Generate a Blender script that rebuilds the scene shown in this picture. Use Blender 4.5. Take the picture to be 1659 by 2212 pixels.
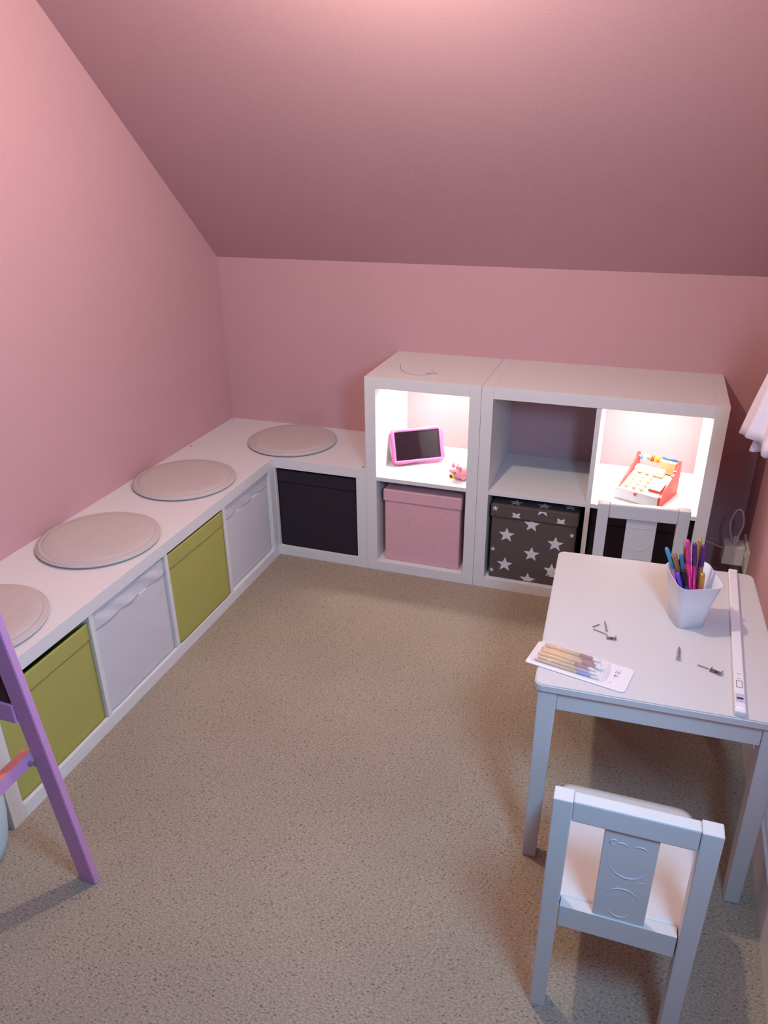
import bpy, bmesh, math, random
from mathutils import Vector, Matrix, noise
random.seed(7)
S = bpy.context.scene
for o in list(bpy.data.objects): bpy.data.objects.remove(o)
COL = S.collection
PI = math.pi
R = math.radians

# ------------------------------------------------------------------ camera
cam_d = bpy.data.cameras.new('camera'); cam = bpy.data.objects.new('camera', cam_d); COL.objects.link(cam)
yaw, pitch, roll, F = -.3329, -.4452, -.0097, 1642.1
f = Vector((math.sin(yaw)*math.cos(pitch), math.cos(yaw)*math.cos(pitch), math.sin(pitch)))
r = f.cross(Vector((0, 0, 1))).normalized(); u = r.cross(f)
c_, s_ = math.cos(roll), math.sin(roll)
r, u = c_*r + s_*u, -s_*r + c_*u
m = Matrix((r, u, -f)).transposed().to_4x4(); m.translation = Vector((1.6842, -2.8323, 1.4876))
cam.matrix_world = m
cam_d.sensor_fit = 'VERTICAL'; cam_d.sensor_height = 32; cam_d.lens = 32*F/2212
cam_d.clip_start = .02
S.camera = cam

# ------------------------------------------------------------------ world, lights, exposure
w = bpy.data.worlds.new('world'); S.world = w; w.use_nodes = True
w.node_tree.nodes['Background'].inputs[0].default_value = (.35, .5, 1, 1)
w.node_tree.nodes['Background'].inputs[1].default_value = .12
S.view_settings.view_transform = 'Standard'; S.view_settings.look = 'None'
S.view_settings.gamma = 1; S.view_settings.exposure = 0.0
try: S.view_settings.use_curve_mapping = False
except Exception: pass

def light(name, kind, loc, power, color, size=.1, size_y=None, direction=None):
    d = bpy.data.lights.new(name, kind); d.energy = power; d.color = color
    if kind == 'AREA':
        d.size = size
        if size_y: d.shape = 'RECTANGLE'; d.size_y = size_y
    else: d.shadow_soft_size = size
    o = bpy.data.objects.new(name, d); o.location = loc; COL.objects.link(o)
    if direction: o.rotation_euler = Vector(direction).to_track_quat('-Z', 'Y').to_euler()
    return o
LAMP = (1.09, -1.36, 1.95)
light('pendant_light', 'POINT', LAMP, 40, (1, .865, .655), .028)
light('window_daylight', 'AREA', (2.05, -2.40, 1.56), 30, (.27, .56, .88), .34, .34, (-1, .35, -.45))
light('left_cubby_light', 'AREA', (.98, -.21, .722), 2.7, (1, .93, .84), .26, .05, (0, 0, -1))
light('right_cubby_light', 'AREA', (1.745, -.21, .722), 2.7, (1, .93, .84), .26, .05, (0, 0, -1))

# ------------------------------------------------------------------ materials
def mat(name, col, rough=.5, metal=0, bump=0, bscale=200, vary=0, vscale=6, trans=0, emit=0, spec=.5, alpha=1, sheen=0):
    m = bpy.data.materials.new(name); m.use_nodes = True
    nt = m.node_tree; b = nt.nodes['Principled BSDF']
    b.inputs['Base Color'].default_value = (*col, 1)
    b.inputs['Roughness'].default_value = rough
    b.inputs['Metallic'].default_value = metal
    b.inputs['Specular IOR Level'].default_value = spec
    b.inputs['Transmission Weight'].default_value = trans
    b.inputs['Alpha'].default_value = alpha
    if sheen: b.inputs['Sheen Weight'].default_value = sheen
    if emit:
        b.inputs['Emission Color'].default_value = (*col, 1); b.inputs['Emission Strength'].default_value = emit
    if bump or vary:
        tc = nt.nodes.new('ShaderNodeTexCoord')
    if bump:
        n = nt.nodes.new('ShaderNodeTexNoise'); n.inputs['Scale'].default_value = bscale; n.inputs['Detail'].default_value = 4
        nt.links.new(tc.outputs['Object'], n.inputs['Vector'])
        bp = nt.nodes.new('ShaderNodeBump'); bp.inputs['Strength'].default_value = bump; bp.inputs['Distance'].default_value = .002
        nt.links.new(n.outputs['Fac'], bp.inputs['Height']); nt.links.new(bp.outputs['Normal'], b.inputs['Normal'])
    if vary:
        n2 = nt.nodes.new('ShaderNodeTexNoise'); n2.inputs['Scale'].default_value = vscale; n2.inputs['Detail'].default_value = 5
        nt.links.new(tc.outputs['Object'], n2.inputs['Vector'])
        mx = nt.nodes.new('ShaderNodeMix'); mx.data_type = 'RGBA'
        mx.inputs[6].default_value = (*[c*(1-vary) for c in col], 1); mx.inputs[7].default_value = (*[min(1, c*(1+vary)) for c in col], 1)
        nt.links.new(n2.outputs['Fac'], mx.inputs[0]); nt.links.new(mx.outputs[2], b.inputs['Base Color'])
    return m

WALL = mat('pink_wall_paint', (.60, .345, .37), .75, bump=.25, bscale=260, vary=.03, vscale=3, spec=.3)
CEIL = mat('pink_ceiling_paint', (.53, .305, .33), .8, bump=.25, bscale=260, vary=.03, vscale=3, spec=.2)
WHITE = mat('white_foil_board', (.74, .73, .74), .42, bump=.06, bscale=60, spec=.4)
WHITE2 = mat('white_painted_wood', (.62, .615, .62), .38, bump=.05, bscale=40, spec=.4)
TRIM = mat('white_gloss_trim', (.74, .70, .70), .35)
FELT = mat('taupe_felt', (.58, .51, .50), .95, bump=.6, bscale=900, vary=.06, vscale=40, spec=.1)
FELT_EDGE = mat('taupe_felt_edge', (.60, .54, .53), .95, bump=.5, bscale=900, spec=.1)
CLOTHW = mat('white_cotton_box_cloth', (.64, .63, .67), .9, bump=.35, bscale=800, spec=.1)
CLOTHG = mat('lime_green_box_cloth', (.42, .40, .115), .9, bump=.35, bscale=800, vary=.04, vscale=20, spec=.1)
CLOTHD = mat('charcoal_box_cloth', (.035, .026, .036), .9, bump=.35, bscale=800, spec=.1)
BLACKBOX = mat('black_box_cloth', (.018, .013, .02), .9, bump=.3, bscale=800, spec=.1)
STARC = mat('brown_grey_star_cloth', (.115, .088, .082), .9, bump=.35, bscale=700, spec=.1)
STARW = mat('white_star_print', (.70, .66, .68), .85)
PINKR = mat('dark_pink_thread', (.45, .02, .16), .7)
PINKB = mat('blush_dotted_card', (.74, .42, .47), .85, bump=.5, bscale=300, vary=.05, vscale=90, spec=.2)
BUMPER = mat('hot_pink_foam', (.78, .15, .37), .55, bump=.1, bscale=500)
SCREEN = mat('black_glass_screen', (.012, .006, .012), .08, spec=.6)
BEZEL = mat('black_bezel', (.008, .004, .01), .25)
EASEL = mat('lilac_pink_paint', (.60, .29, .55), .4, bump=.08, bscale=60)
EASEL_LIT = mat('warm_lit_coral', (.85, .22, .16), .45)  # easel paint as the warm lamp tints it, light put into the colour
SLATE = mat('dark_chalkboard', (.06, .02, .03), .8)
TUB = mat('pale_blue_plastic', (.55, .74, .82), .35)
RED = mat('red_painted_wood', (.72, .045, .04), .35)
CREAM = mat('cream_painted_wood', (.80, .72, .52), .45)
WOODT = mat('tan_birch', (.72, .50, .24), .5, vary=.15, vscale=25)
BLUEB = mat('blue_painted_wood', (.05, .16, .65), .35)
LBLUE = mat('sky_blue_bead', (.12, .45, .85), .3)
ORANGE = mat('orange_bead', (.85, .25, .02), .3)
YELLOW = mat('yellow_bead', (.9, .6, .04), .35)
PIGP = mat('soft_pink_plastic', (.85, .33, .40), .45)
EYE = mat('dark_eye', (.06, .02, .06), .2)
METAL = mat('dull_zinc', (.42, .40, .44), .32, metal=.9, bump=.2, bscale=600)
HOLE = mat('dark_hole', (.02, .015, .02), .8)
PLASTW = mat('white_plastic', (.80, .79, .82), .3)
CUPW = mat('white_satin_plastic', (.78, .77, .83), .35)
CLEAR = mat('clear_plastic', (.95, .93, .95), .06, trans=.0, alpha=.22, spec=.8)
CARD = mat('white_card', (.78, .74, .77), .6)
PRINT = mat('grey_print', (.28, .22, .27), .7)
MAROON = mat('maroon_paint', (.32, .05, .07), .35)
LILACP = mat('lilac_paint', (.38, .28, .55), .35)
BLUEP = mat('blue_grey_paint', (.16, .25, .6), .3)
GOLDW = mat('varnished_birch', (.70, .42, .15), .22, vary=.12, vscale=60)
BRISTLE = mat('white_bristle', (.8, .76, .78), .7)
CREAMPL = mat('ivory_socket_plastic', (.72, .66, .58), .35)
GREYC = mat('clear_grey_wire', (.58, .53, .53), .2)
TULLE = mat('lavender_white_tulle', (.80, .72, .84), .85, bump=.4, bscale=300)
SHADE = mat('frosted_lamp_glass', (1, .82, .62), .5, emit=5)
LED = mat('led_diffuser', (1, .93, .85), .5, emit=6)
GLASS = mat('window_glass', (.9, .95, 1), .02, alpha=.12)

def carpet():
    m = bpy.data.materials.new('beige_loop_carpet'); m.use_nodes = True
    nt = m.node_tree; N = nt.nodes; L = nt.links; b = N['Principled BSDF']
    b.inputs['Roughness'].default_value = .97; b.inputs['Specular IOR Level'].default_value = .05
    tc = N.new('ShaderNodeTexCoord')
    def mp(sx, sy, rz=0):
        q = N.new('ShaderNodeMapping'); q.inputs['Scale'].default_value = (sx, sy, 1); q.inputs['Rotation'].default_value = (0, 0, rz)
        L.new(tc.outputs['Object'], q.inputs['Vector']); return q
    def noi(src, sc, det=3):
        q = N.new('ShaderNodeTexNoise'); q.inputs['Scale'].default_value = sc; q.inputs['Detail'].default_value = det
        L.new(src.outputs['Vector'], q.inputs['Vector']); return q
    base = mp(1, 1)
    big = noi(base, 2.2, 3); fine = noi(mp(1, 1.7, R(12)), 170, 3)
    mr = N.new('ShaderNodeMapRange'); mr.inputs[1].default_value = .3; mr.inputs[2].default_value = .7
    L.new(fine.outputs['Fac'], mr.inputs[0])
    a = N.new('ShaderNodeMix'); a.data_type = 'RGBA'
    a.inputs[6].default_value = (.34, .265, .20, 1); a.inputs[7].default_value = (.64, .52, .41, 1)
    L.new(mr.outputs[0], a.inputs[0])
    # dark flecks where the loops part
    v = N.new('ShaderNodeTexVoronoi'); v.inputs['Scale'].default_value = 80; v.inputs['Randomness'].default_value = 1
    L.new(mp(1, 2.2, R(12)).outputs['Vector'], v.inputs['Vector'])
    lt = N.new('ShaderNodeMath'); lt.operation = 'LESS_THAN'; lt.inputs[1].default_value = .24; L.new(v.outputs['Distance'], lt.inputs[0])
    sep = N.new('ShaderNodeSeparateColor'); L.new(v.outputs['Color'], sep.inputs[0])
    mk = noi(base, 9, 4)
    ad = N.new('ShaderNodeMath'); ad.operation = 'MULTIPLY_ADD'; ad.inputs[1].default_value = 1.7; ad.inputs[2].default_value = -.40
    L.new(mk.outputs['Fac'], ad.inputs[0])
    l2 = N.new('ShaderNodeMath'); l2.operation = 'LESS_THAN'; L.new(sep.outputs[0], l2.inputs[0]); L.new(ad.outputs[0], l2.inputs[1])
    mu = N.new('ShaderNodeMath'); mu.operation = 'MULTIPLY'; L.new(lt.outputs[0], mu.inputs[0]); L.new(l2.outputs[0], mu.inputs[1])
    mu2 = N.new('ShaderNodeMath'); mu2.operation = 'MULTIPLY'; mu2.inputs[1].default_value = .60; L.new(mu.outputs[0], mu2.inputs[0])
    d = N.new('ShaderNodeMix'); d.data_type = 'RGBA'; d.inputs[7].default_value = (.13, .085, .06, 1)
    L.new(mu2.outputs[0], d.inputs[0]); L.new(a.outputs[2], d.inputs[6])
    e = N.new('ShaderNodeMix'); e.data_type = 'RGBA'; e.blend_type = 'MULTIPLY'; e.inputs[0].default_value = .35
    L.new(d.outputs[2], e.inputs[6]); L.new(big.outputs['Fac'], e.inputs[7])
    br = N.new('ShaderNodeMix'); br.data_type = 'RGBA'; br.blend_type = 'MULTIPLY'; br.inputs[0].default_value = 1; br.inputs[7].default_value = (.84, .87, .87, 1)
    br.clamp_result = False
    L.new(e.outputs[2], br.inputs[6]); L.new(br.outputs[2], b.inputs['Base Color'])
    bp = N.new('ShaderNodeBump'); bp.inputs['Strength'].default_value = .5; bp.inputs['Distance'].default_value = .0008
    sb = N.new('ShaderNodeMath'); sb.operation = 'SUBTRACT'; L.new(fine.outputs['Fac'], sb.inputs[0]); L.new(mu2.outputs[0], sb.inputs[1])
    L.new(sb.outputs[0], bp.inputs['Height']); L.new(bp.outputs['Normal'], b.inputs['Normal'])
    return m
CARPET = carpet()

# ------------------------------------------------------------------ helpers
def link(name, bm, m, parent=None, smooth=False, mats=None):
    me = bpy.data.meshes.new(name); bm.normal_update(); bm.to_mesh(me); bm.free()
    for q in (mats or [m]): me.materials.append(q)
    if smooth:
        for p in me.polygons: p.use_smooth = True
    o = bpy.data.objects.new(name, me); COL.objects.link(o)
    if parent: o.parent = parent
    return o
def box(bm, lo, hi, bev=0, seg=2, M=None):
    lo = Vector(lo); hi = Vector(hi)
    g = bmesh.ops.create_cube(bm, size=1)
    vs = g['verts']
    for v in vs: v.co = Vector([(lo[i]+hi[i])/2 + v.co[i]*(hi[i]-lo[i]) for i in range(3)])
    if bev:
        es = list({e for v in vs for e in v.link_edges})
        g2 = bmesh.ops.bevel(bm, geom=es, offset=bev, segments=seg, profile=.5, affect='EDGES')
        vs = list({v for f_ in g2['faces'] for v in f_.verts} | {v for v in vs if v.is_valid})
    if M:
        for v in vs: v.co = M @ v.co
    return vs
def bx(name, lo, hi, m, parent=None, bev=.0012, seg=2, M=None):
    bm = bmesh.new(); box(bm, lo, hi, bev, seg, M); return link(name, bm, m, parent)
def prism(bm, pts, a, b, axis=2):
    """extrude a polygon; pts are 2-D, axis is the extrusion axis"""
    def P(p, t):
        if axis == 2: return (p[0], p[1], t)
        if axis == 1: return (p[0], t, p[1])
        return (t, p[0], p[1])
    A = [bm.verts.new(P(p, a)) for p in pts]; B = [bm.verts.new(P(p, b)) for p in pts]
    n = len(pts)
    fs = [bm.faces.new(A), bm.faces.new(B[::-1])]
    for i in range(n): fs.append(bm.faces.new((A[i], B[i], B[(i+1) % n], A[(i+1) % n])))
    bmesh.ops.recalc_face_normals(bm, faces=fs)
    return A+B
def tube(bm, path, rad, n=10, cap=True):
    path = [Vector(p) for p in path]; k = len(path)
    rad = rad if isinstance(rad, (list, tuple)) else [rad]*k
    t0 = (path[1]-path[0]).normalized()
    up = Vector((0, 0, 1)) if abs(t0.z) < .9 else Vector((1, 0, 0))
    nx = t0.cross(up).normalized(); rings = []
    for i, p in enumerate(path):
        t = (path[min(i+1, k-1)]-path[max(i-1, 0)]).normalized()
        nx = (nx - t*nx.dot(t)).normalized(); ny = t.cross(nx)
        rings.append([bm.verts.new(p + rad[i]*(math.cos(2*PI*j/n)*nx + math.sin(2*PI*j/n)*ny)) for j in range(n)])
    fs = []
    for i in range(k-1):
        for j in range(n):
            fs.append(bm.faces.new((rings[i][j], rings[i][(j+1) % n], rings[i+1][(j+1) % n], rings[i+1][j])))
    if cap: fs += [bm.faces.new(rings[0][::-1]), bm.faces.new(rings[-1])]
    bmesh.ops.recalc_face_normals(bm, faces=fs)
def lathe(bm, prof, n=48, c=(0, 0, 0), sx=1, sy=1):
    rings = []
    for (rr, z) in prof:
        if rr < 1e-6: rings.append([bm.verts.new((c[0], c[1], c[2]+z))])
        else: rings.append([bm.verts.new((c[0]+sx*rr*math.cos(2*PI*j/n), c[1]+sy*rr*math.sin(2*PI*j/n), c[2]+z)) for j in range(n)])
    fs = []
    for a, b in zip(rings, rings[1:]):
        for j in range(n):
            if len(a) == 1 and len(b) == 1: continue
            if len(a) == 1: fs.append(bm.faces.new((a[0], b[j], b[(j+1) % n])))
            elif len(b) == 1: fs.append(bm.faces.new((a[j], b[0], a[(j+1) % n])))
            else: fs.append(bm.faces.new((a[j], b[j], b[(j+1) % n], a[(j+1) % n])))
    bmesh.ops.recalc_face_normals(bm, faces=fs)
def thing(name, label, cat, loc=(0, 0, 0), rz=0, group=None):
    o = bpy.data.objects.new(name, None); COL.objects.link(o); o.empty_display_size = .05
    o.location = loc; o.rotation_euler = (0, 0, rz); o['label'] = label; o['category'] = cat
    if group: o['group'] = group
    return o
def tag(o, label, cat, group=None, loc=None, rz=None):
    o['label'] = label; o['category'] = cat
    if group: o['group'] = group
    if loc is not None: o.location = loc
    if rz is not None: o.rotation_euler = (0, 0, rz)
    return o
def struct(o): o['kind'] = 'structure'; return o

# ------------------------------------------------------------------ the room
ZK, SL, ZC = 1.101, .94, 2.36          # knee wall height, slope, flat ceiling
YS = -(ZC-ZK)/SL; YB = -3.4
def rx(y): return 2.121 + .0195*y        # right wall is not quite square to the back wall
struct(bx('floor', (-.1, YB-.1, -.1), (2.3, .1, 0), CARPET, bev=0))
struct(bx('wall_back', (-.1, 0, 0), (2.3, .1, ZK+.12), WALL, bev=0))
struct(bx('wall_left', (-.1, YB, 0), (0, 0, ZC+.1), WALL, bev=0))
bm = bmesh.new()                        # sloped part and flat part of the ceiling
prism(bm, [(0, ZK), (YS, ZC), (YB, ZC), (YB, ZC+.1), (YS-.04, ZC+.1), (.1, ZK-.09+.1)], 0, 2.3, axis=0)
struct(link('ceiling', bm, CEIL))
# right wall with a window opening
W0, W1, WZ0, WZ1 = -2.75, -2.10, 1.25, 1.87
def wall_piece(bm, y0, y1, z0, z1):
    prism(bm, [(rx(y0), y0), (rx(y1), y1), (2.3, y1), (2.3, y0)], z0, z1)
bm = bmesh.new()
wall_piece(bm, W1, 0, 0, ZC+.1); wall_piece(bm, YB, W0, 0, ZC+.1)
wall_piece(bm, W0, W1, 0, WZ0); wall_piece(bm, W0, W1, WZ1, ZC+.1)
struct(link('wall_right', bm, WALL))
bm = bmesh.new()
for (a, b) in [((0, W0, WZ0), (.05, W1, WZ0+.04)), ((0, W0, WZ1-.04), (.05, W1, WZ1)), ((0, W0, WZ0+.04), (.05, W0+.04, WZ1-.04)), ((0, W1-.04, WZ0+.04), (.05, W1, WZ1-.04))]:
    box(bm, a, b, .002)
wf = struct(link('window_1', bm, TRIM)); wf.location = (2.13, 0, 0)
bx('pane', (.02, W0+.04, WZ0+.04), (.024, W1-.04, WZ1-.04), GLASS, wf, bev=0)
# baseboards
bm = bmesh.new()
a, b = 0, YB
prism(bm, [(rx(a)-.017, a), (rx(a)+.001, a), (rx(b)+.001, b), (rx(b)-.017, b)], 0, .105)
prism(bm, [(rx(a)-.010, a), (rx(a)+.001, a), (rx(b)+.001, b), (rx(b)-.010, b)], .105, .118)
struct(link('baseboard_right', bm, TRIM))

# ------------------------------------------------------------------ pendant lamp (just above the frame)
t = thing('pendant_lamp', 'round frosted pendant lamp hanging from the ceiling in mid room', 'lamp', (LAMP[0], LAMP[1], 0))
bm = bmesh.new(); tube(bm, [(0, 0, LAMP[2]+.10), (0, 0, ZC-.02)], .003); link('cord', bm, PLASTW, t)
bm = bmesh.new(); lathe(bm, [(0, ZC-.001), (.05, ZC-.001), (.045, ZC-.025), (0, ZC-.03)], 24); link('ceiling_rose', bm, PLASTW, t, True)
bm = bmesh.new(); lathe(bm, [(.0, LAMP[2]+.10), (.018, LAMP[2]+.10), (.02, LAMP[2]+.065), (.0, LAMP[2]+.065)], 16); link('socket', bm, PLASTW, t, True)

# ------------------------------------------------------------------ white cube shelving
T, DV, DP = .040, .0155, .39
def sb(*a): return bx(*a, bev=.0005, seg=1)
def shelf_unit(label, W, H, loc, rz, cols, rows, ends_full, group=None):
    t = thing('cube_shelf_unit', label, 'shelf unit', loc, rz, group)
    g = .0002
    if ends_full:
        for x in (0, W-T): sb('side_panel', (x, 0, 0), (x+T, DP, H), WHITE, t)
        for z, n in ((0, 'bottom_panel'), (H-T, 'top_panel')): sb(n, (T+g, 0, z), (W-T-g, DP, z+T), WHITE, t)
    else:
        for z, n in ((0, 'bottom_panel'), (H-T, 'top_panel')): sb(n, (0, 0, z), (W, DP, z+T), WHITE, t)
        for x in (0, W-T): sb('side_panel', (x, 0, T+g), (x+T, DP, H-T-g), WHITE, t)
    cw = (W-2*T-(cols-1)*DV)/cols; ch = (H-2*T-(rows-1)*DV)/rows
    for k in range(1, cols):
        x = T + k*cw + (k-1)*DV
        bx('divider', (x, .002, T), (x+DV, DP, H-T), WHITE, t, bev=.0006)
    for k in range(1, rows):
        z = T + k*ch + (k-1)*DV
        for c in range(cols):
            x = T + c*(cw+DV)
            bx('shelf', (x, .003, z), (x+cw, DP, z+DV), WHITE, t, bev=.0006)
    return t
# local x runs along the front seen from the room, local y goes back into the unit
bench = shelf_unit('long low white four-cube bench along the left wall', 1.47, .42, (.39, -1.86, 0), PI/2, 4, 1, True, 'white cube shelving')
corner = shelf_unit('low white two-cube unit in the corner holding the charcoal box', .77, .42, (0, -.39, 0), 0, 2, 1, False, 'white cube shelving')
tall = shelf_unit('narrow white two-high unit with tablet in its lit upper cubby', .419, .77, (.7705, -.39, 0), 0, 1, 2, True, 'white cube shelving')
square = shelf_unit('square white four-cube unit with toy till in its lit upper right cubby', .769, .77, (1.1905, -.39, 0), 0, 2, 2, True, 'white cube shelving')
for (x, y) in ((.016, .368), (.017, .016), (.754, .016)):
    bm = bmesh.new(); lathe(bm, [(.0, .4201), (.0042, .4201), (.0042, .4195), (0, .4195)], 14, (x, y, 0)); link('screw_hole', bm, HOLE, corner)
bm = bmesh.new(); lathe(bm, [(0, 0), (.004, 0), (.004, .001), (0, .001)], 14)
h = link('screw_hole', bm, HOLE, bench); h.rotation_euler = (0, -PI/2, 0); h.location = (-.0002, .02, .03)
# light bars fixed under the two top panels
for un, lab, x in ((tall, 'slim light bar under the top of the narrow unit', .98), (square, 'slim light bar under the top of the square unit', 1.745)):
    t = thing('light_bar', lab, 'lamp', (x, -.21, .73), 0)
    bx('housing', (-.14, -.014, -.0055), (.14, .014, -.0002), PLASTW, t)
    bx('diffuser', (-.135, -.010, -.0068), (.135, .010, -.0055), LED, t, bev=0)

# ------------------------------------------------------------------ fabric boxes
def cloth_box(label, wd, ht, dp, m, loc, rz, wr=0., seed=0, group='fabric storage boxes', hem=.052, cat='storage box', mh=None):
    t = thing('storage_box', label, cat, loc, rz, group)
    bm = bmesh.new(); th = .006
    # open-topped carcass behind the front
    box(bm, (-wd/2, .004, 0), (wd/2, dp, th), 0); box(bm, (-wd/2, .004, th), (-wd/2+th, dp, ht), .001)
    box(bm, (wd/2-th, .004, th), (wd/2, dp, ht), .001); box(bm, (-wd/2+th, dp-th, th), (wd/2-th, dp, ht), .001)
    link('body', bm, m, t)
    def panel(z0, z1, y0, amp, nx, nz, bulge):
        bm = bmesh.new(); grid = []
        for j in range(nz+1):
            row = []
            for i in range(nx+1):
                x = -wd/2 + wd*i/nx; z = z0 + (z1-z0)*j/nz
                e = min(i, nx-i)/nx; ed = min(1, e*14)
                q = noise.noise(Vector((x*7+seed*7, z*26+x*14, seed*3.1)))*amp*ed
                q += noise.noise(Vector((x*3+seed, z*5, seed)))*bulge*ed
                rnd = .003*(1-ed)
                row.append(bm.verts.new((x, y0 - q + rnd, z)))
            grid.append(row)
        for j in range(nz):
            for i in range(nx): bm.faces.new((grid[j][i], grid[j][i+1], grid[j+1][i+1], grid[j+1][i]))
        ext = bmesh.ops.extrude_face_region(bm, geom=bm.faces[:])
        for v in ext['geom']:
            if isinstance(v, bmesh.types.BMVert): v.co.y = y0 + .007
        bmesh.ops.recalc_face_normals(bm, faces=bm.faces[:])
        return bm
    link('front_panel', panel(0, ht-hem+.004, 0, wr*.15, 28, 28, .0012), m, t, True)
    link('hem', panel(ht-hem, ht, -.0022, wr, 48, 12, .001), mh or m, t, True)
    return t
bw = .3325
cw4 = (1.47-2*T-3*DV)/4
ycell = [-1.86+T+k*(cw4+DV)+cw4/2 for k in range(4)]
specs = [('lime green fabric box in the bench cell nearest the camera, behind the pink easel', CLOTHG, .318, .0005, .010),
         ('creased white fabric box between the two green boxes', CLOTHW, .330, .0085, .009),
         ('lime green fabric box third along the bench, between two white boxes', CLOTHG, .331, .0015, .004),
         ('creased white fabric box at the inner corner end of the bench', CLOTHW, .330, .007, .014)]
for k, (lab, mm, ht, wr, ins) in enumerate(specs):
    cloth_box(lab, bw+.003, ht, .35, mm, (.39-ins, ycell[k], T), PI/2, wr, k+1)
cwc = (.77-2*T-DV)/2
cloth_box('charcoal fabric box in the low corner unit', bw, .330, .35, CLOTHD, (T+cwc+DV+cwc/2, -.39+.012, T), 0, .0012, 6)
xs2 = [1.1905+T+cwc/2, 1.1905+T+cwc+DV+cwc/2]
cloth_box('black fabric box behind the far chair, bottom right of the square unit', .329, .325, .35, BLACKBOX, (xs2[1], -.39+.02, T), 0, .001, 8)

# pink lidded box
t = thing('lidded_box', 'blush pink dotted box with lid in the lower cubby of the narrow unit', 'storage box', (.981, -.366, T), 0)
bx('body', (-.146, 0, 0), (.146, .33, .262), PINKB, t, .004, 3)
bm = bmesh.new(); box(bm, (-.151, -.005, .252), (.151, .335, .300), .005, 3); link('lid', bm, PINKB, t)
bm = bmesh.new()
for i in range(20):
    for j in range(17):
        x = -.138+.0145*i + (.007 if j % 2 else 0); z = .012+.0142*j
        if x > .14: continue
        cv = bm.verts.new((x, -.0026, z)); ring = [bm.verts.new((x+.0034*math.cos(a*PI/3), .0002, z+.0034*math.sin(a*PI/3))) for a in range(6)]
        for a in range(6): bm.faces.new((cv, ring[a], ring[(a+1) % 6]))
d = link('embossed_dots', bm, PINKB, t, True); d['kind'] = 'stuff'

# star box with a lid
t = thing('lidded_box', 'brown grey lidded box printed with white stars, in the square unit', 'storage box', (1.395, -.372, T), 0)
bx('body', (-.150, 0, 0), (.150, .33, .262), STARC, t, .004, 3)
bx('lid', (-.1545, -.005, .250), (.1545, .335, .300), STARC, t, .005, 3)
def star(bm, cx, cz, rr, y, rot=0, flat=False, zclip=None):
    pts = []
    for k in range(10):
        q = rr if k % 2 == 0 else rr*.42
        a = PI/2 + rot + k*PI/5
        pts.append((cx+q*math.cos(a), cz+q*math.sin(a)))
    if zclip:   # keep the part of the star on this face of the box
        lo, hi = zclip; out = []
        for (lim, sg) in ((lo, 1), (hi, -1)):
            out = []
            for i in range(len(pts)):
                p, q = pts[i], pts[(i+1) % len(pts)]
                ip = sg*(p[1]-lim) >= 0; iq = sg*(q[1]-lim) >= 0
                if ip: out.append(p)
                if ip != iq:
                    tt = (lim-p[1])/(q[1]-p[1]); out.append((p[0]+tt*(q[0]-p[0]), lim))
            pts = out
            if len(pts) < 3: return
    vs = [bm.verts.new((p[0], p[1], y) if flat else (p[0], y, p[1])) for p in pts]
    e = bmesh.ops.triangle_fill(bm, use_beauty=True, edges=[bm.edges.new((vs[i], vs[(i+1) % len(vs)])) for i in range(len(vs))])
def star_part(name, *a, **k):
    bm = bmesh.new(); star(bm, *a, **k)
    if bm.faces: link(name, bm, STARW, t)
    else: bm.free()
for (x, z) in ((-.092, .182), (.083, .172), (.002, .118), (-.092, .060), (.078, .062), (-.005, .010), (.150, .125), (-.168, .12), (-.165, .02), (.152, .015), (.148, .238)):
    xx = max(-.118, min(.118, x)) if abs(x) > .14 else x
    if abs(x) > .14: continue
    star_part('star', x, z, .0305, -.0006, zclip=(.004, .249))
star_part('star', -.005, .236, .030, -.0006, zclip=(.004, .249))
for (x, z) in ((-.139, .118), (-.139, .03), (.137, .215)): star_part('star', x, z, .010, -.0006)
for (x, z) in ((-.062, .254), (.095, .254)): star_part('lid_star', x, z+.006, .026, -.0056, rot=PI, zclip=(.258, .276))
star_part('lid_star', .03, .302, .028, -.0056, zclip=(.258, .294)); star_part('lid_star', -.138, .285, .012, -.0056, zclip=(.258, .294))
for (x, y) in ((-.07, .03), (.03, .032), (.12, .05), (-.02, .10), (-.12, .12)): star_part('lid_star', x, y, .026, .3004, flat=True)
lh = bx('label_holder', (.072, -.0028, .038), (.128, -.0004, .074), STARW, t, .0006)
bm = bmesh.new(); tube(bm, [(.088, -.0032, .055), (.094, -.0032, .0575), (.101, -.0032, .0555), (.109, -.0032, .0575)], .0011, 6); link('label_writing', bm, PINKR, lh)

# ------------------------------------------------------------------ round seat cushions
def cushion(label, c, rr):
    t = thing('seat_cushion', label, 'cushion', (c[0], c[1], .42), random.uniform(0, 6), 'round felt cushions on the bench')
    bm = bmesh.new()
    lathe(bm, [(0, .0005), (rr-.012, .0005), (rr-.006, .003), (rr-.003, .008), (rr-.004, .0135), (rr-.010, .0165), (rr-.015, .0165), (rr-.017, .0155),
               (rr-.019, .0175), (rr-.026, .0205), (rr-.05, .022), (rr*.5, .0228), (0, .023)], 72)
    for v in bm.verts:
        if v.co.z > .017: v.co.z += .0012*noise.noise(v.co*14+Vector((c[0]*9, c[1]*5, 0)))
    link('pad', bm, FELT, t, True)
    bm = bmesh.new()
    tube(bm, [((rr-.0025)*math.cos(a*PI/36), (rr-.0025)*math.sin(a*PI/36), .009) for a in range(72)] + [((rr-.0025), 0, .009)], .0035, 8, False)
    link('edge_piping', bm, FELT_EDGE, t, True)
    return t
cushion('round taupe cushion on the corner unit by the back wall', (.387, -.205), .179)
cushion('round taupe cushion on the bench, next to the corner unit', (.190, -.692), .181)
cushion('round taupe cushion midway along the bench', (.195, -1.174), .181)
cushion('round taupe cushion at the camera end, half out of frame', (.185, -1.655), .181)

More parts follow.
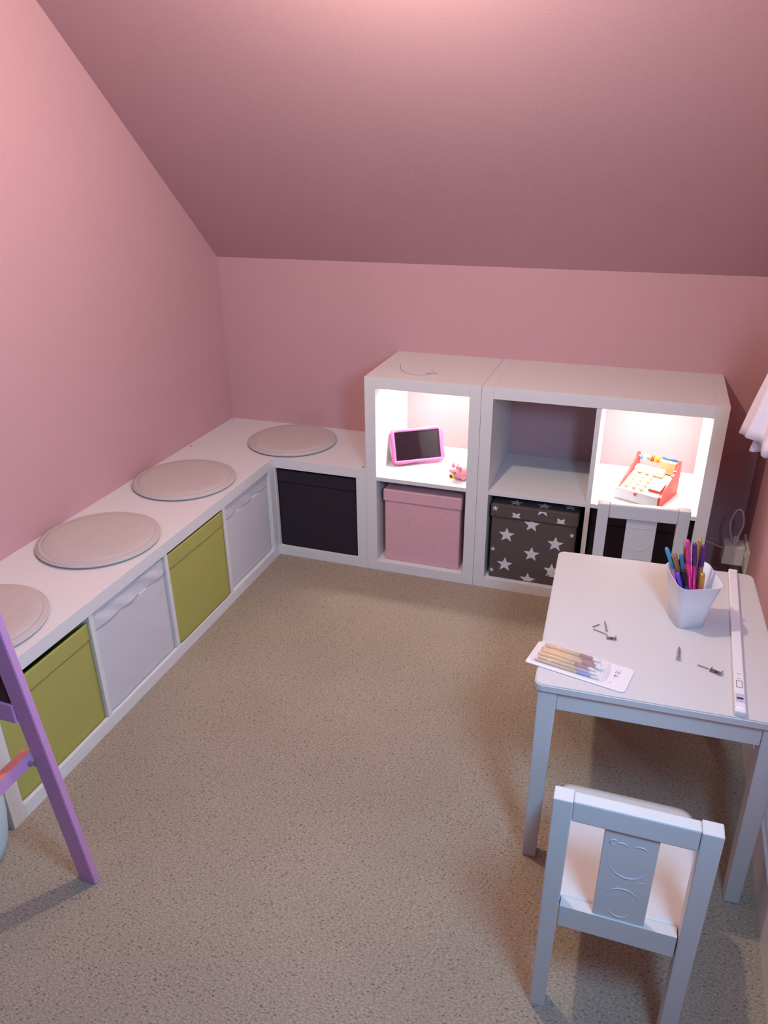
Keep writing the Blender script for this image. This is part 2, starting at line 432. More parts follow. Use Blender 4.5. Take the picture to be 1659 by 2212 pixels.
# ------------------------------------------------------------------ small table
TA = R(2.3)
t = thing('childs_table', 'small white painted childs table by the right wall', 'table', (1.5625, -1.552, 0), TA)
TW, TD, TH = .485, .592, .5
bm = bmesh.new(); rr = .018; pts = []
for (cx, cy, a0) in ((TW-rr, rr, -90), (TW-rr, TD-rr, 0), (rr, TD-rr, 90), (rr, rr, 180)):
    for k in range(7): pts.append((cx+rr*math.cos(R(a0+k*15)), cy+rr*math.sin(R(a0+k*15))))
prism(bm, pts, TH-.0185, TH)
es = [e for e in bm.edges if abs(e.verts[0].co.z-e.verts[1].co.z) < 1e-6]
bmesh.ops.bevel(bm, geom=es, offset=.0025, segments=2, affect='EDGES')
link('table_top', bm, WHITE2, t)
L0, L1 = .008, .040
for (sx, sy) in ((0, 0), (1, 0), (0, 1), (1, 1)):
    bm = bmesh.new(); w2, w1 = .040, .031
    x0 = L0 if not sx else TW-L0-w2; y0 = L0 if not sy else TD-L0-w2
    vs = box(bm, (x0, y0, 0), (x0+w2, y0+w2, TH-.0185), .0025)
    for v in vs:      # taper on the two inner faces
        k = 1-(v.co.z/(TH-.0185)); sh = (w2-w1)*k
        if not sx and v.co.x > x0+w2/2: v.co.x -= sh
        if sx and v.co.x < x0+w2/2: v.co.x += sh
        if not sy and v.co.y > y0+w2/2: v.co.y -= sh
        if sy and v.co.y < y0+w2/2: v.co.y += sh
    link('leg', bm, WHITE2, t)
a0, a1, zt, zb = L0+.040, TW-L0-.040, TH-.0185, TH-.066
for lo, hi in (((a0, L0+.004, zb), (a1, L0+.022, zt)), ((a0, TD-L0-.022, zb), (a1, TD-L0-.004, zt)),
               ((L0+.004, a0, zb), (L0+.022, TD-L0-.040, zt)), ((TW-L0-.022, a0, zb), (TW-L0-.004, TD-L0-.040, zt))):
    bx('apron', lo, hi, WHITE2, t)

# ------------------------------------------------------------------ chairs
def chair(label, loc, rz):
    """local: back at y=0, seat towards +y, centred on x"""
    t = thing('childs_chair', label, 'chair', loc, rz, 'white childs chairs at the table')
    W, PW, PD, H = .260, .0325, .030, .534
    for s in (-1, 1):
        x0 = -W/2 if s < 0 else W/2-PW
        bm = bmesh.new(); vs = box(bm, (x0, 0, 0), (x0+PW, PD, H), .0022)
        for v in vs:
            k = max(0, 1-v.co.z/.23)
            if (v.co.x-(x0+PW/2))*s < 0: v.co.x += s*.004*k
        link('back_post', bm, WHITE2, t)
        bm = bmesh.new(); vs = box(bm, (x0, .268, 0), (x0+PW, .298, .262), .0022)
        link('leg', bm, WHITE2, t)
        xi = x0+.007 if s < 0 else x0+PW-.025
        bx('side_rail', (xi, PD, .225), (xi+.018, .268, .262), WHITE2, t)
    bx('top_rail', (-W/2+PW, .003, .489), (W/2-PW, .027, .5335), WHITE2, t, .003)
    bx('back_rail', (-W/2+PW, .005, .233), (W/2-PW, .0265, .2836), WHITE2, t, .0006)
    bx('front_rail', (-W/2+PW, .274, .215), (W/2-PW, .292, .262), WHITE2, t, .002)
    sp = bx('back_splat', (-.043, .008, .272), (.043, .020, .491), WHITE2, t, .0015)
    def arc(cx, cz, rr, a0, a1, y, n=12, w=.0013):
        bm = bmesh.new()
        tube(bm, [(cx+rr*math.cos(R(a0+(a1-a0)*i/n)), y, cz+rr*math.sin(R(a0+(a1-a0)*i/n))) for i in range(n+1)], [w*(.3+.7*math.sin(PI*(i+.15)/(n+.3))) for i in range(n+1)], 6)
        link('carved_line', bm, WHITE2, sp, True)
    for y in (.0078, .0202):
        arc(.002, .418, .030, 200, 335, y); arc(-.014, .452, .012, 35, 150, y); arc(.016, .452, .012, 30, 145, y)
        arc(0, .335, .026, 20, 160, y); arc(0, .31, .018, 200, 340, y); arc(-.026, .462, .006, 0, 300, y); arc(.026, .392, .008, 240, 400, y)
    # dished seat with rounded front corners
    bm = bmesh.new(); nx, ny = 24, 22; sw = .1315; y0, y1 = .0262, .303; G = []
    for lay in (0, 1):
        g = []
        for j in range(ny+1):
            row = []
            for i in range(nx+1):
                a = i/nx*2-1; b = j/ny
                x = a*sw; y = y0+(y1-y0)*b
                cr = .03
                dx = abs(x)-(sw-cr); dy = y-(y1-cr)
                if dx > 0 and dy > 0:
                    l = math.hypot(dx, dy); 
                    if l > 0:
                        mxd = max(dx, dy); sc = mxd/l
                        x = math.copysign(sw-cr+dx*sc, x); y = y1-cr+dy*sc
                dish = .009*(1-a*a)*(math.sin(PI*min(1, max(0, b*1.02)))**.8)
                z = (.2625+.0215 - dish) if lay else .2622
                if lay and (j == ny or i in (0, nx)): z -= .002
                row.append(bm.verts.new((x, y, z)))
            g.append(row)
        G.append(g)
    for j in range(ny):
        for i in range(nx):
            bm.faces.new((G[1][j][i], G[1][j][i+1], G[1][j+1][i+1], G[1][j+1][i]))
            bm.faces.new((G[0][j][i], G[0][j+1][i], G[0][j+1][i+1], G[0][j][i+1]))
    for i in range(nx):
        bm.faces.new((G[0][0][i], G[0][0][i+1], G[1][0][i+1], G[1][0][i])); bm.faces.new((G[0][ny][i+1], G[0][ny][i], G[1][ny][i], G[1][ny][i+1]))
    for j in range(ny):
        bm.faces.new((G[0][j+1][0], G[0][j][0], G[1][j][0], G[1][j+1][0])); bm.faces.new((G[0][j][nx], G[0][j+1][nx], G[1][j+1][nx], G[1][j][nx]))
    bmesh.ops.recalc_face_normals(bm, faces=bm.faces[:])
    s = link('seat', bm, WHITE2, t, True)
    return t
chair('white childs chair in the foreground with its back to the camera', (1.771, -1.880, 0), R(.2))
chair('white childs chair at the far end of the table, facing the camera', (1.746, -.655, 0), PI+R(4))

# ------------------------------------------------------------------ easel at the left edge
def lean(p, z): return (p[0]-.034*z, p[1]-.068*z, z)
t = thing('childs_easel', 'lilac pink wooden easel frame standing at the left edge', 'easel', (.6555, -1.919, 0))
def board(name, p0, p1, wx, wy, m, par):
    bm = bmesh.new(); p0 = Vector(p0); p1 = Vector(p1); V = []
    for p in (p0, p1):
        V.append([bm.verts.new((p.x+sx*wx/2, p.y+sy*wy/2, p.z)) for sx, sy in ((-1, -1), (1, -1), (1, 1), (-1, 1))])
    bm.faces.new(V[0][::-1]); bm.faces.new(V[1])
    for i in range(4): bm.faces.new((V[0][i], V[0][(i+1) % 4], V[1][(i+1) % 4], V[1][i]))
    bmesh.ops.bevel(bm, geom=bm.edges[:], offset=.0015, segments=2, affect='EDGES')
    bmesh.ops.recalc_face_normals(bm, faces=bm.faces[:])
    return link(name, bm, m, par)
ZT = 1.02
board('leg', (0, 0, 0), (-.034*ZT, -.068*ZT, ZT), .042, .017, EASEL, t)
board('leg', (-.55, 0, 0), (-.034*ZT-.55+.07*0, -.068*ZT, ZT), .050, .024, EASEL, t)
bm = bmesh.new()
box(bm, (-.55, -.0464, .478), (-.038, -.0234, .522), .0015); link('crossbar', bm, EASEL, t)
bx('blackboard', (-.50, -.0420, .523), (-.045, -.030, .98), SLATE, t)
bm = bmesh.new(); box(bm, (-.052, -.56, .365), (-.034, -.034, .397), .0015); lb = link('stretcher', bm, EASEL, t)
bx('stretcher_lit_top', (-.052, -.25, .3972), (-.034, -.034, .3995), EASEL_LIT, t, .0004)  # lamp's orange light on the stretcher top, painted as a thin strip
bm = bmesh.new(); tube(bm, [(-.034, -.045, .378), (-.018, -.045, .378)], .004); link('bolt', bm, METAL, t)
board('rear_leg', (-.043, -.58, 0), (-.043-.002, -.10-.068*ZT+.03, ZT-.02), .018, .04, EASEL, t)
board('rear_leg', (-.59, -.58, 0), (-.59, -.10-.068*ZT+.03, ZT-.02), .018, .04, EASEL, t)

# pale tub beyond the bench end
bm = bmesh.new()
lathe(bm, [(0, .001), (.06, .001), (.074, .010), (.088, .05), (.097, .11), (.101, .17), (.100, .23), (.097, .26), (.093, .26), (.095, .228), (.096, .17), (.075, .02), (0, .012)], 48)
tag(link('toy_tub', bm, TUB, None, True), 'pale blue rounded tub on the carpet beyond the bench end, left edge', 'tub', loc=(.362, -1.967, 0))

# ------------------------------------------------------------------ tablet
t = thing('tablet', 'tablet in hot pink foam case leaning back in the lit cubby', 'tablet', (.926, -.222, .3935), R(33))
TM = Matrix.Rotation(R(-21), 4, 'X')
bm = bmesh.new()
def wob(W, H, n=72, k=1.):
    pts = []
    for i in range(n):
        a = 2*PI*i/n; c, s = math.cos(a), math.sin(a)
        p = 5.5
        q = (abs(c)**p+abs(s)**p)**(-1/p)
        x, z = q*c, q*s
        bulge = (abs(x)*abs(z))**2.2
        pts.append((x*W/2*(1-.075*k+.105*k*bulge), z*H/2*(1-.12*k+.155*k*bulge)))
    return pts
TWd, THt = .222, .150
out = wob(TWd, THt); inn = [(max(-.089, min(.089, x*1.3)), max(-.054, min(.054, z*1.3))) for x, z in wob(.178, .108, k=0)]
n = len(out); rings = []
for (pl, y, sc) in ((out, .006, .985), (out, .0, 1), (out, -.007, .99), (out, -.011, .96), (inn, -.011, 1.05), (inn, -.0085, 1.0), (inn, -.004, 1.0)):
    rings.append([bm.verts.new((x*sc, y, z*sc+THt/2)) for x, z in pl])
for a, b in zip(rings, rings[1:]):
    for i in range(n): bm.faces.new((a[i], a[(i+1) % n], b[(i+1) % n], b[i]))
bm.faces.new(rings[0][::-1])
bmesh.ops.recalc_face_normals(bm, faces=bm.faces[:]); bmesh.ops.transform(bm, matrix=TM, verts=bm.verts[:])
cs = link('foam_case', bm, BUMPER, t, True)
bm = bmesh.new(); box(bm, (-.091, -.0055, THt/2-.056), (.091, -.002, THt/2+.056), .0005, M=TM); link('bezel', bm, BEZEL, t)
bm = bmesh.new(); box(bm, (-.081, -.0060, THt/2-.049), (.081, -.0052, THt/2+.049), 0, M=TM); link('screen', bm, SCREEN, t)
bm = bmesh.new(); prism(bm, [(.052, .002), (.075, .004), (.050, .110), (.042, .108)], -.088, .02, axis=0)
link('rear_stand', bm, PLASTW, t)
# ------------------------------------------------------------------ toy piglet-like figure
t = thing('toy_figure', 'small pink toy animal with yellow snout beside the tablet', 'toy', (1.112, -.302, .3935), R(-32)); t.scale = (1.25,)*3
bm = bmesh.new(); lathe(bm, [(.0, 0), (.012, .001), (.021, .008), (.0235, .019), (.020, .030), (.010, .0365), (0, .038)], 28, (.0, .0, 0), 1, 1.25)
for v in bm.verts:
    v.co += v.co.normalized()*.0008*noise.noise(v.co*90)
link('body', bm, PIGP, t, True)
bm = bmesh.new(); lathe(bm, [(0, -.014), (.010, -.010), (.0155, 0), (.013, .010), (.006, .0145), (0, .0155)], 24, (0, -.026, .024)); link('head', bm, PIGP, t, True)
bm = bmesh.new()
ring = [(.0075*math.cos(a*PI/10), -.0415, .0165+.0062*math.sin(a*PI/10)) for a in range(21)]
tube(bm, ring, .0026, 8, False); link('snout', bm, YELLOW, t, True)
bm = bmesh.new(); lathe(bm, [(0, -.0055), (.0055, -.003), (.0055, .003), (0, .0055)], 14, (0, -.0400, .0165)); link('mouth', bm, EYE, t, True)
for s in (-1, 1):
    bm = bmesh.new(); bmesh.ops.create_uvsphere(bm, u_segments=10, v_segments=8, radius=.0022, matrix=Matrix.Translation((s*.0105, -.0375, .029))); link('eye', bm, EYE, t, True)
    bm = bmesh.new(); tube(bm, [(s*.005, -.026, .037), (s*.008, -.025, .048), (s*.010, -.022, .057)], [.0028, .002, .0012], 8); link('horn', bm, PIGP, t, True)
    bm = bmesh.new(); bmesh.ops.create_uvsphere(bm, u_segments=12, v_segments=8, radius=.008, matrix=Matrix.Translation((s*.018, -.010, .0076))@Matrix.Diagonal((.8, 1.2, .9, 1))); link('foot', bm, PIGP, t, True)
    bm = bmesh.new(); bmesh.ops.create_uvsphere(bm, u_segments=12, v_segments=8, radius=.009, matrix=Matrix.Translation((s*.014, -.020, .038))@Matrix.Diagonal((1, .35, .9, 1))); link('ear', bm, PIGP, t, True)

# ------------------------------------------------------------------ toy cash register
t = thing('toy_cash_register', 'red and white wooden toy cash register in the lit right cubby', 'toy', (1.800, -.364, .3935), R(-22))
# local: x from -.155 (left) to 0 (right), y from 0 (front) to .165 (back)
prof = [(0.004, 0), (.163, 0), (.163, .100), (.158, .122), (.148, .126), (.138, .112), (.118, .092), (.095, .082), (.06, .062), (.028, .040), (.012, .034), (.004, .036)]
for x in (-.155, -.009):
    bm = bmesh.new(); prism(bm, prof, x, x+.009, axis=0)
    bmesh.ops.bevel(bm, geom=bm.edges[:], offset=.0012, segments=1, affect='EDGES'); link('side_panel', bm, RED, t)
bm = bmesh.new(); prism(bm, [(.010, .002), (.160, .002), (.160, .070), (.118, .070), (.010, .037)], -.1455, -.0095, axis=0); link('body', bm, CREAM, t)
dr = bx('drawer', (-.156, -.004, .001), (-.006, .0035, .0405), PLASTW, t, .0012)
bm = bmesh.new(); bmesh.ops.create_uvsphere(bm, u_segments=14, v_segments=10, radius=.0055, matrix=Matrix.Translation((-.082, -.008, .034))); link('knob', bm, RED, dr, True)
sl = math.atan2(.033, .108)
for i in range(3):
    for j in range(4):
        KM = Matrix.Translation((-.128+.027*i, .026+.0205*j, .037+.0205*j*math.tan(sl)+.0045)) @ Matrix.Rotation(sl, 4, 'X')
        bm = bmesh.new(); lathe(bm, [(0, 0), (.0052, 0), (.0052, .006), (.009, .0065), (.0092, .010), (.0085, .0108), (0, .0108)], 20)
        bmesh.ops.transform(bm, matrix=KM, verts=bm.verts[:]); link('key', bm, CREAM, t)
KM = Matrix.Translation((-.1, .1, .068)) @ Matrix.Rotation(sl*.8, 4, 'X')
bx('display_block', (-.038, .002, 0), (.062, .028, .018), PLASTW, t, .0012, M=KM)
KM2 = Matrix.Translation((-.036, .028, .039)) @ Matrix.Rotation(sl, 4, 'X')
bx('card_tray', (-.016, .0, .002), (.026, .046, .012), RED, t, .001, M=KM2)
bx('card', (-.015, .0015, .0122), (.025, .045, .0138), PLASTW, t, .0003, M=KM2)
bm = bmesh.new(); tube(bm, [(-.146, .148, .112), (-.009, .148, .112)], .003); link('axle', bm, PLASTW, t)
for x, mm, rr in ((-.136, LBLUE, .010), (-.124, PLASTW, .011), (-.112, LBLUE, .0085), (-.103, ORANGE, .012), (-.094, RED, .011), (-.085, YELLOW, .012), (-.075, ORANGE, .011)):
    bm = bmesh.new(); tube(bm, [(x-.0042, .148, .112), (x-.003, .148, .112), (x+.003, .148, .112), (x+.0042, .148, .112)], [rr*.75, rr, rr, rr*.75], 18); link('bead', bm, mm, t, True)
bx('till_roll_box', (-.067, .130, .074), (-.0098, .158, .119), WOODT, t, .003)
bm = bmesh.new(); tube(bm, [(-.064, .150, .1235), (-.012, .150, .1235)], .0045, 12); link('blue_rod', bm, BLUEB, t, True)
for (y, z) in ((.012, .0385), (.098, .087), (.118, .0965)):
    bm = bmesh.new(); tube(bm, [(-.009, y, z), (.001, y+.001, z)], .0022, 8); link('dowel_end', bm, PLASTW, t)

# ------------------------------------------------------------------ wire on top of the narrow unit
bm = bmesh.new(); P = [(.848, -.212), (.862, -.255), (.882, -.290), (.906, -.312), (.93, -.322), (.952, -.320), (.972, -.306), (.984, -.292)]
tube(bm, [(x, y, .7722) for x, y in P], .0014, 6)
t = thing('cable_offcut', 'thin clear curl of cable on top of the narrow unit', 'cable', (0, 0, 0)); link('cable', bm, GREYC, t, True)
bm = bmesh.new(); tube(bm, [(.972, -.292, .7745), (.990, -.285, .7745), (1.006, -.284, .7745)], .003, 8); tube(bm, [(.985, -.272, .774), (1.0, -.287, .777)], .0025, 8)
link('plug', bm, CLEAR if False else GREYC, t, True)

# ------------------------------------------------------------------ pencil cup with pens
CUPL = (1.858, -1.214, .5); CR = R(22)
t = thing('pencil_cup', 'white tapered plastic cup holding pens on the small table', 'cup', CUPL, CR)
def rrect(h, rr, z, n=6, rim=0.):
    o = []
    for (cx, cy, a0) in ((h-rr, -h+rr, -90), (h-rr, h-rr, 0), (-h+rr, h-rr, 90), (-h+rr, -h+rr, 180)):
        for k in range(n+1):
            a = R(a0+k*90/n); x = cx+rr*math.cos(a); y = cy+rr*math.sin(a)
            o.append((x, y, z+rim*((y/h)*.6)))
    return o
bm = bmesh.new(); rs = []
for (h, rr, z, rim) in ((.030, .014, 0, 0), (.033, .016, .0015, 0), (.040, .018, .06, .002), (.0505, .020, .120, .011), (.0515, .020, .1215, .011), (.049, .019, .1205, .011), (.0385, .017, .06, .002), (.031, .014, .004, 0)):
    rs.append([bm.verts.new(p) for p in rrect(h, rr, z, 6, rim)])
n = len(rs[0])
for a, b in zip(rs, rs[1:]):
    for i in range(n): bm.faces.new((a[i], a[(i+1) % n], b[(i+1) % n], b[i]))
bm.faces.new(rs[0][::-1]); bm.faces.new(rs[-1])
bmesh.ops.recalc_face_normals(bm, faces=bm.faces[:]); link('cup_body', bm, CUPW, t, True)
bx('hook', (-.018, .0475, .098), (.018, .056, .132), CUPW, t, .003)
def pen(label, base, tip, rad, mbar, mtip, cap=True, m2=None):
    """pen standing in the cup, world coordinates"""
    base, tip = Vector(base), Vector(tip); d = (tip-base); L = d.length
    t = thing('pen', label, 'pen', base, 0, 'pens in the white cup')
    dn = d.normalized()
    bm = bmesh.new(); tube(bm, [dn*0, dn*L*.06, dn*L*.72], [rad*.35, rad, rad], 10); link('barrel', bm, mbar, t, True)
    bm = bmesh.new(); tube(bm, [dn*L*.72, dn*L*.725, dn*L*.97, dn*L] if cap else [dn*L*.72, dn*L*.86, dn*L], [rad, rad*1.12, rad*1.05, rad*.7] if cap else [rad, rad*.7, rad*.12], 10)
    link('cap' if cap else 'point', bm, mtip, t, True)
    return t
MG = mat('magenta_plastic', (.55, .01, .16), .3); MP = mat('deep_pink_plastic', (.70, .03, .25), .3); PUR = mat('purple_plastic', (.10, .02, .16), .3)
NAV = mat('navy_plastic', (.015, .02, .12), .3); BLU = mat('steel_blue_plastic', (.06, .15, .32), .35); TEA = mat('teal_plastic', (.05, .30, .45), .35)
FUC = mat('fuchsia_plastic', (.75, .05, .60), .3); VIO = mat('violet_plastic', (.14, .09, .55), .3); BRN = mat('bronze_barrel', (.22, .13, .06), .35)
GLD = mat('gold_foil', (.55, .32, .06), .3, metal=.4); BLK = mat('black_plastic', (.012, .008, .02), .3); BRW = mat('brown_wood', (.30, .14, .05), .5)
cx, cy = CUPL[0], CUPL[1]
pens = [('teal pen with pale cap leaning out on the far left of the cup', (cx+.012, cy-.006), (cx-.066, cy+.024, .668), .0045, BLU, TEA, True),
 ('bronze ended brown pencil left of the centre of the cup', (cx+.006, cy-.010), (cx-.048, cy+.012, .662), .0055, NAV, BRW, True),
 ('steel blue pen in the middle of the cup', (cx+.008, cy-.014), (cx-.034, cy+.010, .664), .0045, NAV, BLU, True),
 ('bright pink pen standing tallest in the cup', (cx+.010, cy-.018), (cx-.026, cy+.008, .702), .0050, MG, MP, True),
 ('magenta pen with glittery purple cap, right of the tallest pen', (cx+.014, cy-.010), (cx-.010, cy+.012, .695), .0048, MG, PUR, True),
 ('bronze pen with purple cap on the right of the cup', (cx+.018, cy-.004), (cx+.010, cy+.018, .690), .0050, BRN, PUR, True),
 ('purple pen with gold cap at the back right of the cup', (cx+.016, cy+.006), (cx+.001, cy+.030, .698), .0045, PUR, GLD, True),
 ('fuchsia pen low against the left rim of the cup', (cx+.000, cy-.018), (cx-.046, cy+.000, .626), .0042, FUC, FUC, False),
 ('violet pen low at the front left of the cup', (cx+.006, cy-.022), (cx-.036, cy-.008, .626), .0042, VIO, VIO, True),
 ('navy pen sunk in the front of the cup', (cx+.012, cy-.022), (cx-.024, cy-.010, .636), .0048, NAV, BLK, True),
 ('gold star topped pen low at the right of the cup', (cx+.022, cy-.014), (cx+.016, cy-.006, .632), .0055, MG, GLD, True),
 ('sharpened brown pencil behind the tallest pen', (cx+.006, cy+.006), (cx-.032, cy+.030, .686), .0035, BRW, GLD, False),
 ('black pen sunk behind the blue pen', (cx-.002, cy+.008), (cx-.032, cy+.022, .646), .005, BLK, BLK, True)]
for (lab, b, tp, rad, m1, m2, cp) in pens: pen(lab, (b[0], b[1], .508), tp, rad, m1, m2, cp)

# ------------------------------------------------------------------ pack of paint brushes
ang = math.atan2(-1.53+1.487, 1.738-1.533)
t = thing('brush_pack', 'clear pack of wooden paint brushes on the near left corner of the table', 'brush pack', (1.533, -1.487, .5012), ang)
PLn, PWd = .2095, .086
bm = bmesh.new(); rr = .01; pts = []
for (ax, ay, a0) in ((PLn-rr, rr, -90), (PLn-rr, PWd-rr, 0), (rr*.4, PWd-rr*.4, 90), (rr*.4, rr*.4, 180)):
    r2 = rr if ax > .1 else rr*.4
    for k in range(7): pts.append((ax+r2*math.cos(R(a0+k*15)), ay+r2*math.sin(R(a0+k*15))))
prism(bm, pts, 0, .0009); link('backing_card', bm, CARD, t)
ferr = [LILACP, LILACP, MAROON, MAROON, MAROON, MAROON]
for k in range(6):
    y = .0150+.0112*k; r_ = [.0030, .0038, .0046, .0056, .0040, .0056][k]; z = .0012+r_
    x0 = .016+.003*(k % 2); x1 = .108-.006*(k % 3); x2 = x1+.028; x3 = x2+.018
    br = None
    bm = bmesh.new(); tube(bm, [(x0, y, z), (x0+.004, y, z), (x0+.04, y, z), (x1, y, z)], [r_*.5, r_*.9, r_, r_*.8], 10); br = link('brush', bm, GOLDW, t, True)
    bm = bmesh.new(); tube(bm, [(x1, y, z), (x2, y, z)], [r_*.95, r_*.8], 10); link('ferrule', bm, [BLUEP, LILACP, MAROON, MAROON, MAROON, MAROON][k], br, True)
    bm = bmesh.new(); tube(bm, [(x2, y, z), (x2+.008, y, z), (x3, y, z)], [r_*.7, r_*.85, r_*.15], 8); link('bristles', bm, BRISTLE, br, True)
bm = bmesh.new(); vs = box(bm, (.008, .010, .001), (.160, PWd-.006, .0135), .004, 3); link('clear_blister', bm, CLEAR, t, True)
def text(body, size, loc, rot, m, par, name='lettering'):
    cu = bpy.data.curves.new(name, 'FONT'); cu.body = body; cu.size = size; cu.extrude = .0001; cu.align_x = 'LEFT'
    tmp = bpy.data.objects.new(name, cu); COL.objects.link(tmp); bpy.context.view_layer.update()
    me = bpy.data.meshes.new_from_object(tmp.evaluated_get(bpy.context.evaluated_depsgraph_get())); bpy.data.objects.remove(tmp)
    me.materials.clear(); me.materials.append(m)
    o = bpy.data.objects.new(name, me); COL.objects.link(o); o.parent = par; o.location = loc; o.rotation_euler = rot; return o
bm = bmesh.new()
for k, (x, y0, y1, wd_) in enumerate(((.178, .040, .050, .0016), (.181, .053, .060, .0018), (.176, .056, .061, .0014), (.184, .058, .0635, .0016), (.178, .064, .068, .0016), (.184, .067, .070, .002), (.175, .018, .022, .0016), (.166, .020, .060, .0006), (.163, .030, .064, .0005), (.150, .036, .05, .0005))):
    box(bm, (x, y0, .0009), (x+wd_, y1, .0011), 0)
box(bm, (.176, .0465, .0009), (.186, .0485, .0011), 0); box(bm, (.176, .0600, .0009), (.186, .0612, .0011), 0)
link('printed_text', bm, PRINT, t)

# ------------------------------------------------------------------ small screws and clips on the table
def screw(label, p0, p1, r0, head=True, grp='loose screws on the table'):
    p0 = Vector((*p0, .5+r0*1.02)); p1 = Vector((*p1, .5+r0*1.02)); d = p1-p0; L = d.length; dn = d/L
    t = thing('screw', label, 'screw', p0, 0, grp)
    bm = bmesh.new(); k = 14; path = []; rad = []
    for i in range(k+1):
        path.append(dn*L*(.12+.88*i/k)); rad.append((r0*.72 if i % 2 else r0*.55)*(1 if i < k-2 else .5))
    tube(bm, path, rad, 8); link('thread', bm, METAL, t)
    bm = bmesh.new(); tube(bm, [dn*0, dn*L*.05, dn*L*.14], [r0*1.0, r0*1.0, r0*.6], 12); link('head', bm, METAL, t)
screw('short grey screw at the back left of the left heap', (1.6585, -1.309), (1.673, -1.294), .0022)
screw('long pale screw at the back right of the left heap', (1.6895, -1.318), (1.682, -1.276), .0026)
screw('long grey screw at the front left of the left heap', (1.6605, -1.318), (1.692, -1.331), .0022)
screw('single dark screw in the middle of the table', (1.841, -1.381), (1.8435, -1.334), .0044)
screw('slim screw beside the white clip at the front right', (1.880, -1.386), (1.902, -1.393), .0022)
def clip(label, loc, rz, sc=1):
    t = thing('mounting_clip', label, 'clip', (*loc, .5003), rz, 'small clips on the table')
    bm = bmesh.new(); box(bm, (-.010*sc, -.006*sc, 0), (.010*sc, .006*sc, .0012), .0004)
    box(bm, (-.010*sc, -.006*sc, .0012), (-.0088*sc, .006*sc, .006), .0003); box(bm, (.0088*sc, -.006*sc, .0012), (.010*sc, .006*sc, .007), .0003); link('bracket', bm, METAL, t)
    bm = bmesh.new(); lathe(bm, [(0, .0015), (.0026*sc, .0015), (.0026*sc, .0024), (0, .0026)], 12); link('rivet', bm, EYE, t)
clip('small grey clip at the front of the left heap', (1.701, -1.342), R(5)); clip('small pale clip next to the slim screw, front right', (1.915, -1.399), R(-25), 1.15)

# ------------------------------------------------------------------ slim light bar lying on the table
p0, p1 = Vector((1.951, -1.532)), Vector((1.974, -.957))
d = p1-p0; L = d.length
t = thing('light_bar', 'slim white light bar lying along the right side of the table', 'lamp', (p0.x, p0.y, .5), math.atan2(d.y, d.x)-PI/2)
bm = bmesh.new(); box(bm, (-.010, .012, .0004), (.010, L-.004, .0125), .003, 3); link('housing', bm, PLASTW, t)
bx('end_cap', (-.0105, L-.004, .0003), (.0105, L+.006, .0145), PLASTW, t, .003)
bx('end_cap', (-.0105, 0, .0003), (.0105, .012, .0135), PLASTW, t, .003)
bx('socket', (-.006, .040, .0120), (.006, .046, .0130), EYE, t, .0003)
bx('switch', (-.008, .030, .0118), (.008, .058, .0128), mat('pale_blue_grey', (.5, .52, .66), .3), t, .0004)
bm = bmesh.new()
for (x0, y0, x1, y1) in ((-.006, .078, .006, .080), (-.006, .100, .006, .102), (-.006, .080, -.0045, .1), (.0045, .080, .006, .1), (-.003, .108, .003, .110), (-.004, .124, .004, .1252)):
    box(bm, (x0, y0, .0124), (x1, y1, .0128), 0)
link('printed_marks', bm, PRINT, t)

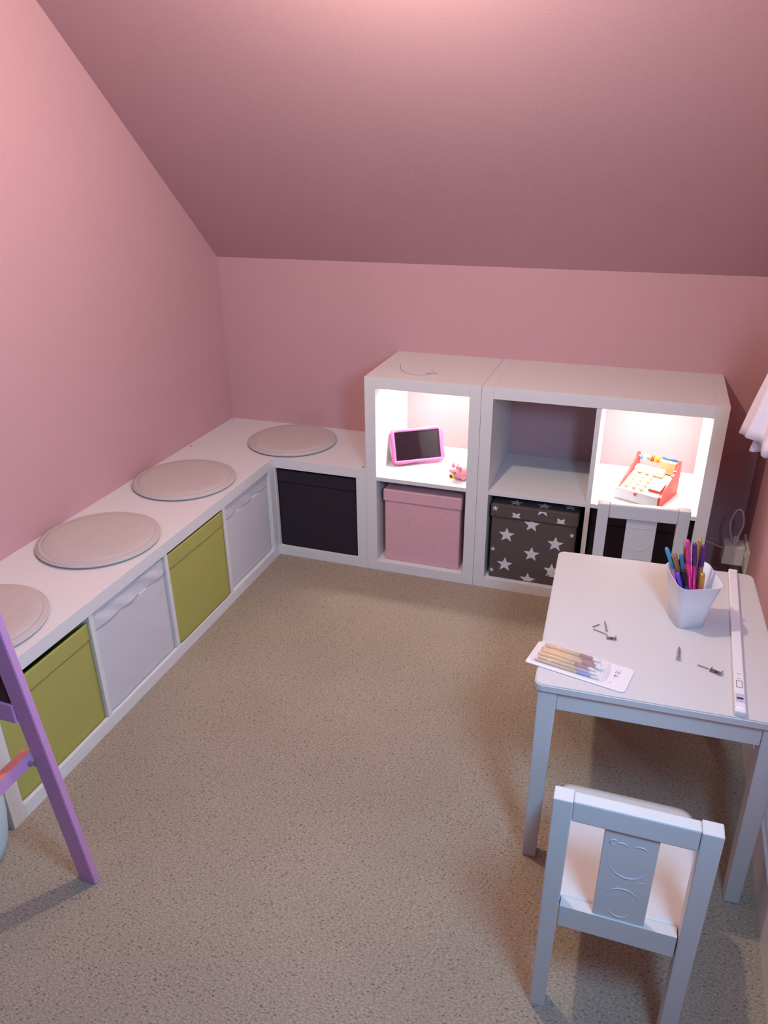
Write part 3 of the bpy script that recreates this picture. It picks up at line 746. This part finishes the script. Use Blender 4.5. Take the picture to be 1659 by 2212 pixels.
# ------------------------------------------------------------------ wall socket, adaptor, cable
t = thing('wall_socket', 'ivory wall socket low on the right wall', 'socket', (rx(-.23)-.0005, -.23, .205))
bx('faceplate', (-.009, -.075, -.043), (0, .072, .043), CREAMPL, t, .002)
bx('rocker_switch', (-.012, -.05, .012), (-.0085, -.038, .03), PLASTW, t, .0006)
t = thing('power_adaptor', 'boxy ivory power adaptor plugged into the right wall', 'adaptor', (rx(-.23)-.010, -.225, .205))
bx('adaptor_body', (-.068, -.034, -.036), (0, .03, .036), CREAMPL, t, .004, 3)
bm = bmesh.new(); P = []
for k in range(25):
    a = -PI*.5 + 2*PI*k/24
    P.append((-.040+.021*math.cos(a)*(.3+.7*min(1, (math.sin(a)+1)/1.1)), -.012+.010*k/24, .100+.066*math.sin(a)))
tube(bm, P, .0034, 8, False)
link('pull_loop', bm, mat('translucent_strap', (.58, .42, .45), .4), t, True)
bm = bmesh.new(); tube(bm, [(-.034, 0, .036), (-.030, 0, .062)], [.011, .008], 12); link('plug_neck', bm, CREAMPL, t, True)
bm = bmesh.new(); P = [(-.068, 0, .01), (-.085, .004, .014), (-.105, .01, .018), (-.125, .02, .02), (-.138, .05, .018), (-.141, .12, .0)]
tube(bm, P, .0016, 8); link('thin_cable', bm, CREAMPL, t, True)

# ------------------------------------------------------------------ tulle skirt hanging at the right wall
t = thing('hanging_skirt', 'lavender white frilled tulle skirt hanging at the right wall, frame edge', 'clothing', (2.043, -.86, 0))
def frill(name, zt, zb, r0, r1, n, seed, m):
    bm = bmesh.new(); rows = 14; g = []
    for j in range(rows+1):
        k = j/rows; row = []
        for i in range(n*6):
            a = 2*PI*i/(n*6)
            fold = math.sin(a*n+seed)*(.25+.75*k)*.15 + .03*noise.noise(Vector((math.cos(a)*3+seed, math.sin(a)*3, k*2)))
            q = (r0+(r1-r0)*k**.8)*(1+fold)
            x = min(.040, q*math.cos(a)*.62); y = q*math.sin(a)
            z = zt+(zb-zt)*k + .010*math.sin(a*n*.5+seed)*k
            row.append(bm.verts.new((x-.0, y, z)))
        g.append(row)
    N_ = n*6
    for j in range(rows):
        for i in range(N_): bm.faces.new((g[j][i], g[j+1][i], g[j+1][(i+1) % N_], g[j][(i+1) % N_]))
    bmesh.ops.recalc_face_normals(bm, faces=bm.faces[:])
    o = link(name, bm, m, t, True)
    md = o.modifiers.new('thick', 'SOLIDIFY'); md.thickness = .0015; return o
frill('upper_frill', 1.16, .845, .035, .150, 11, 1, TULLE)
frill('lower_frill', 1.10, .822, .03, .118, 9, 2.3, TULLE)
bm = bmesh.new(); tube(bm, [(.035, 0, 1.20), (.0, 0, 1.19), (0, 0, 1.155)], .003, 8); link('hook', bm, METAL, t, True)
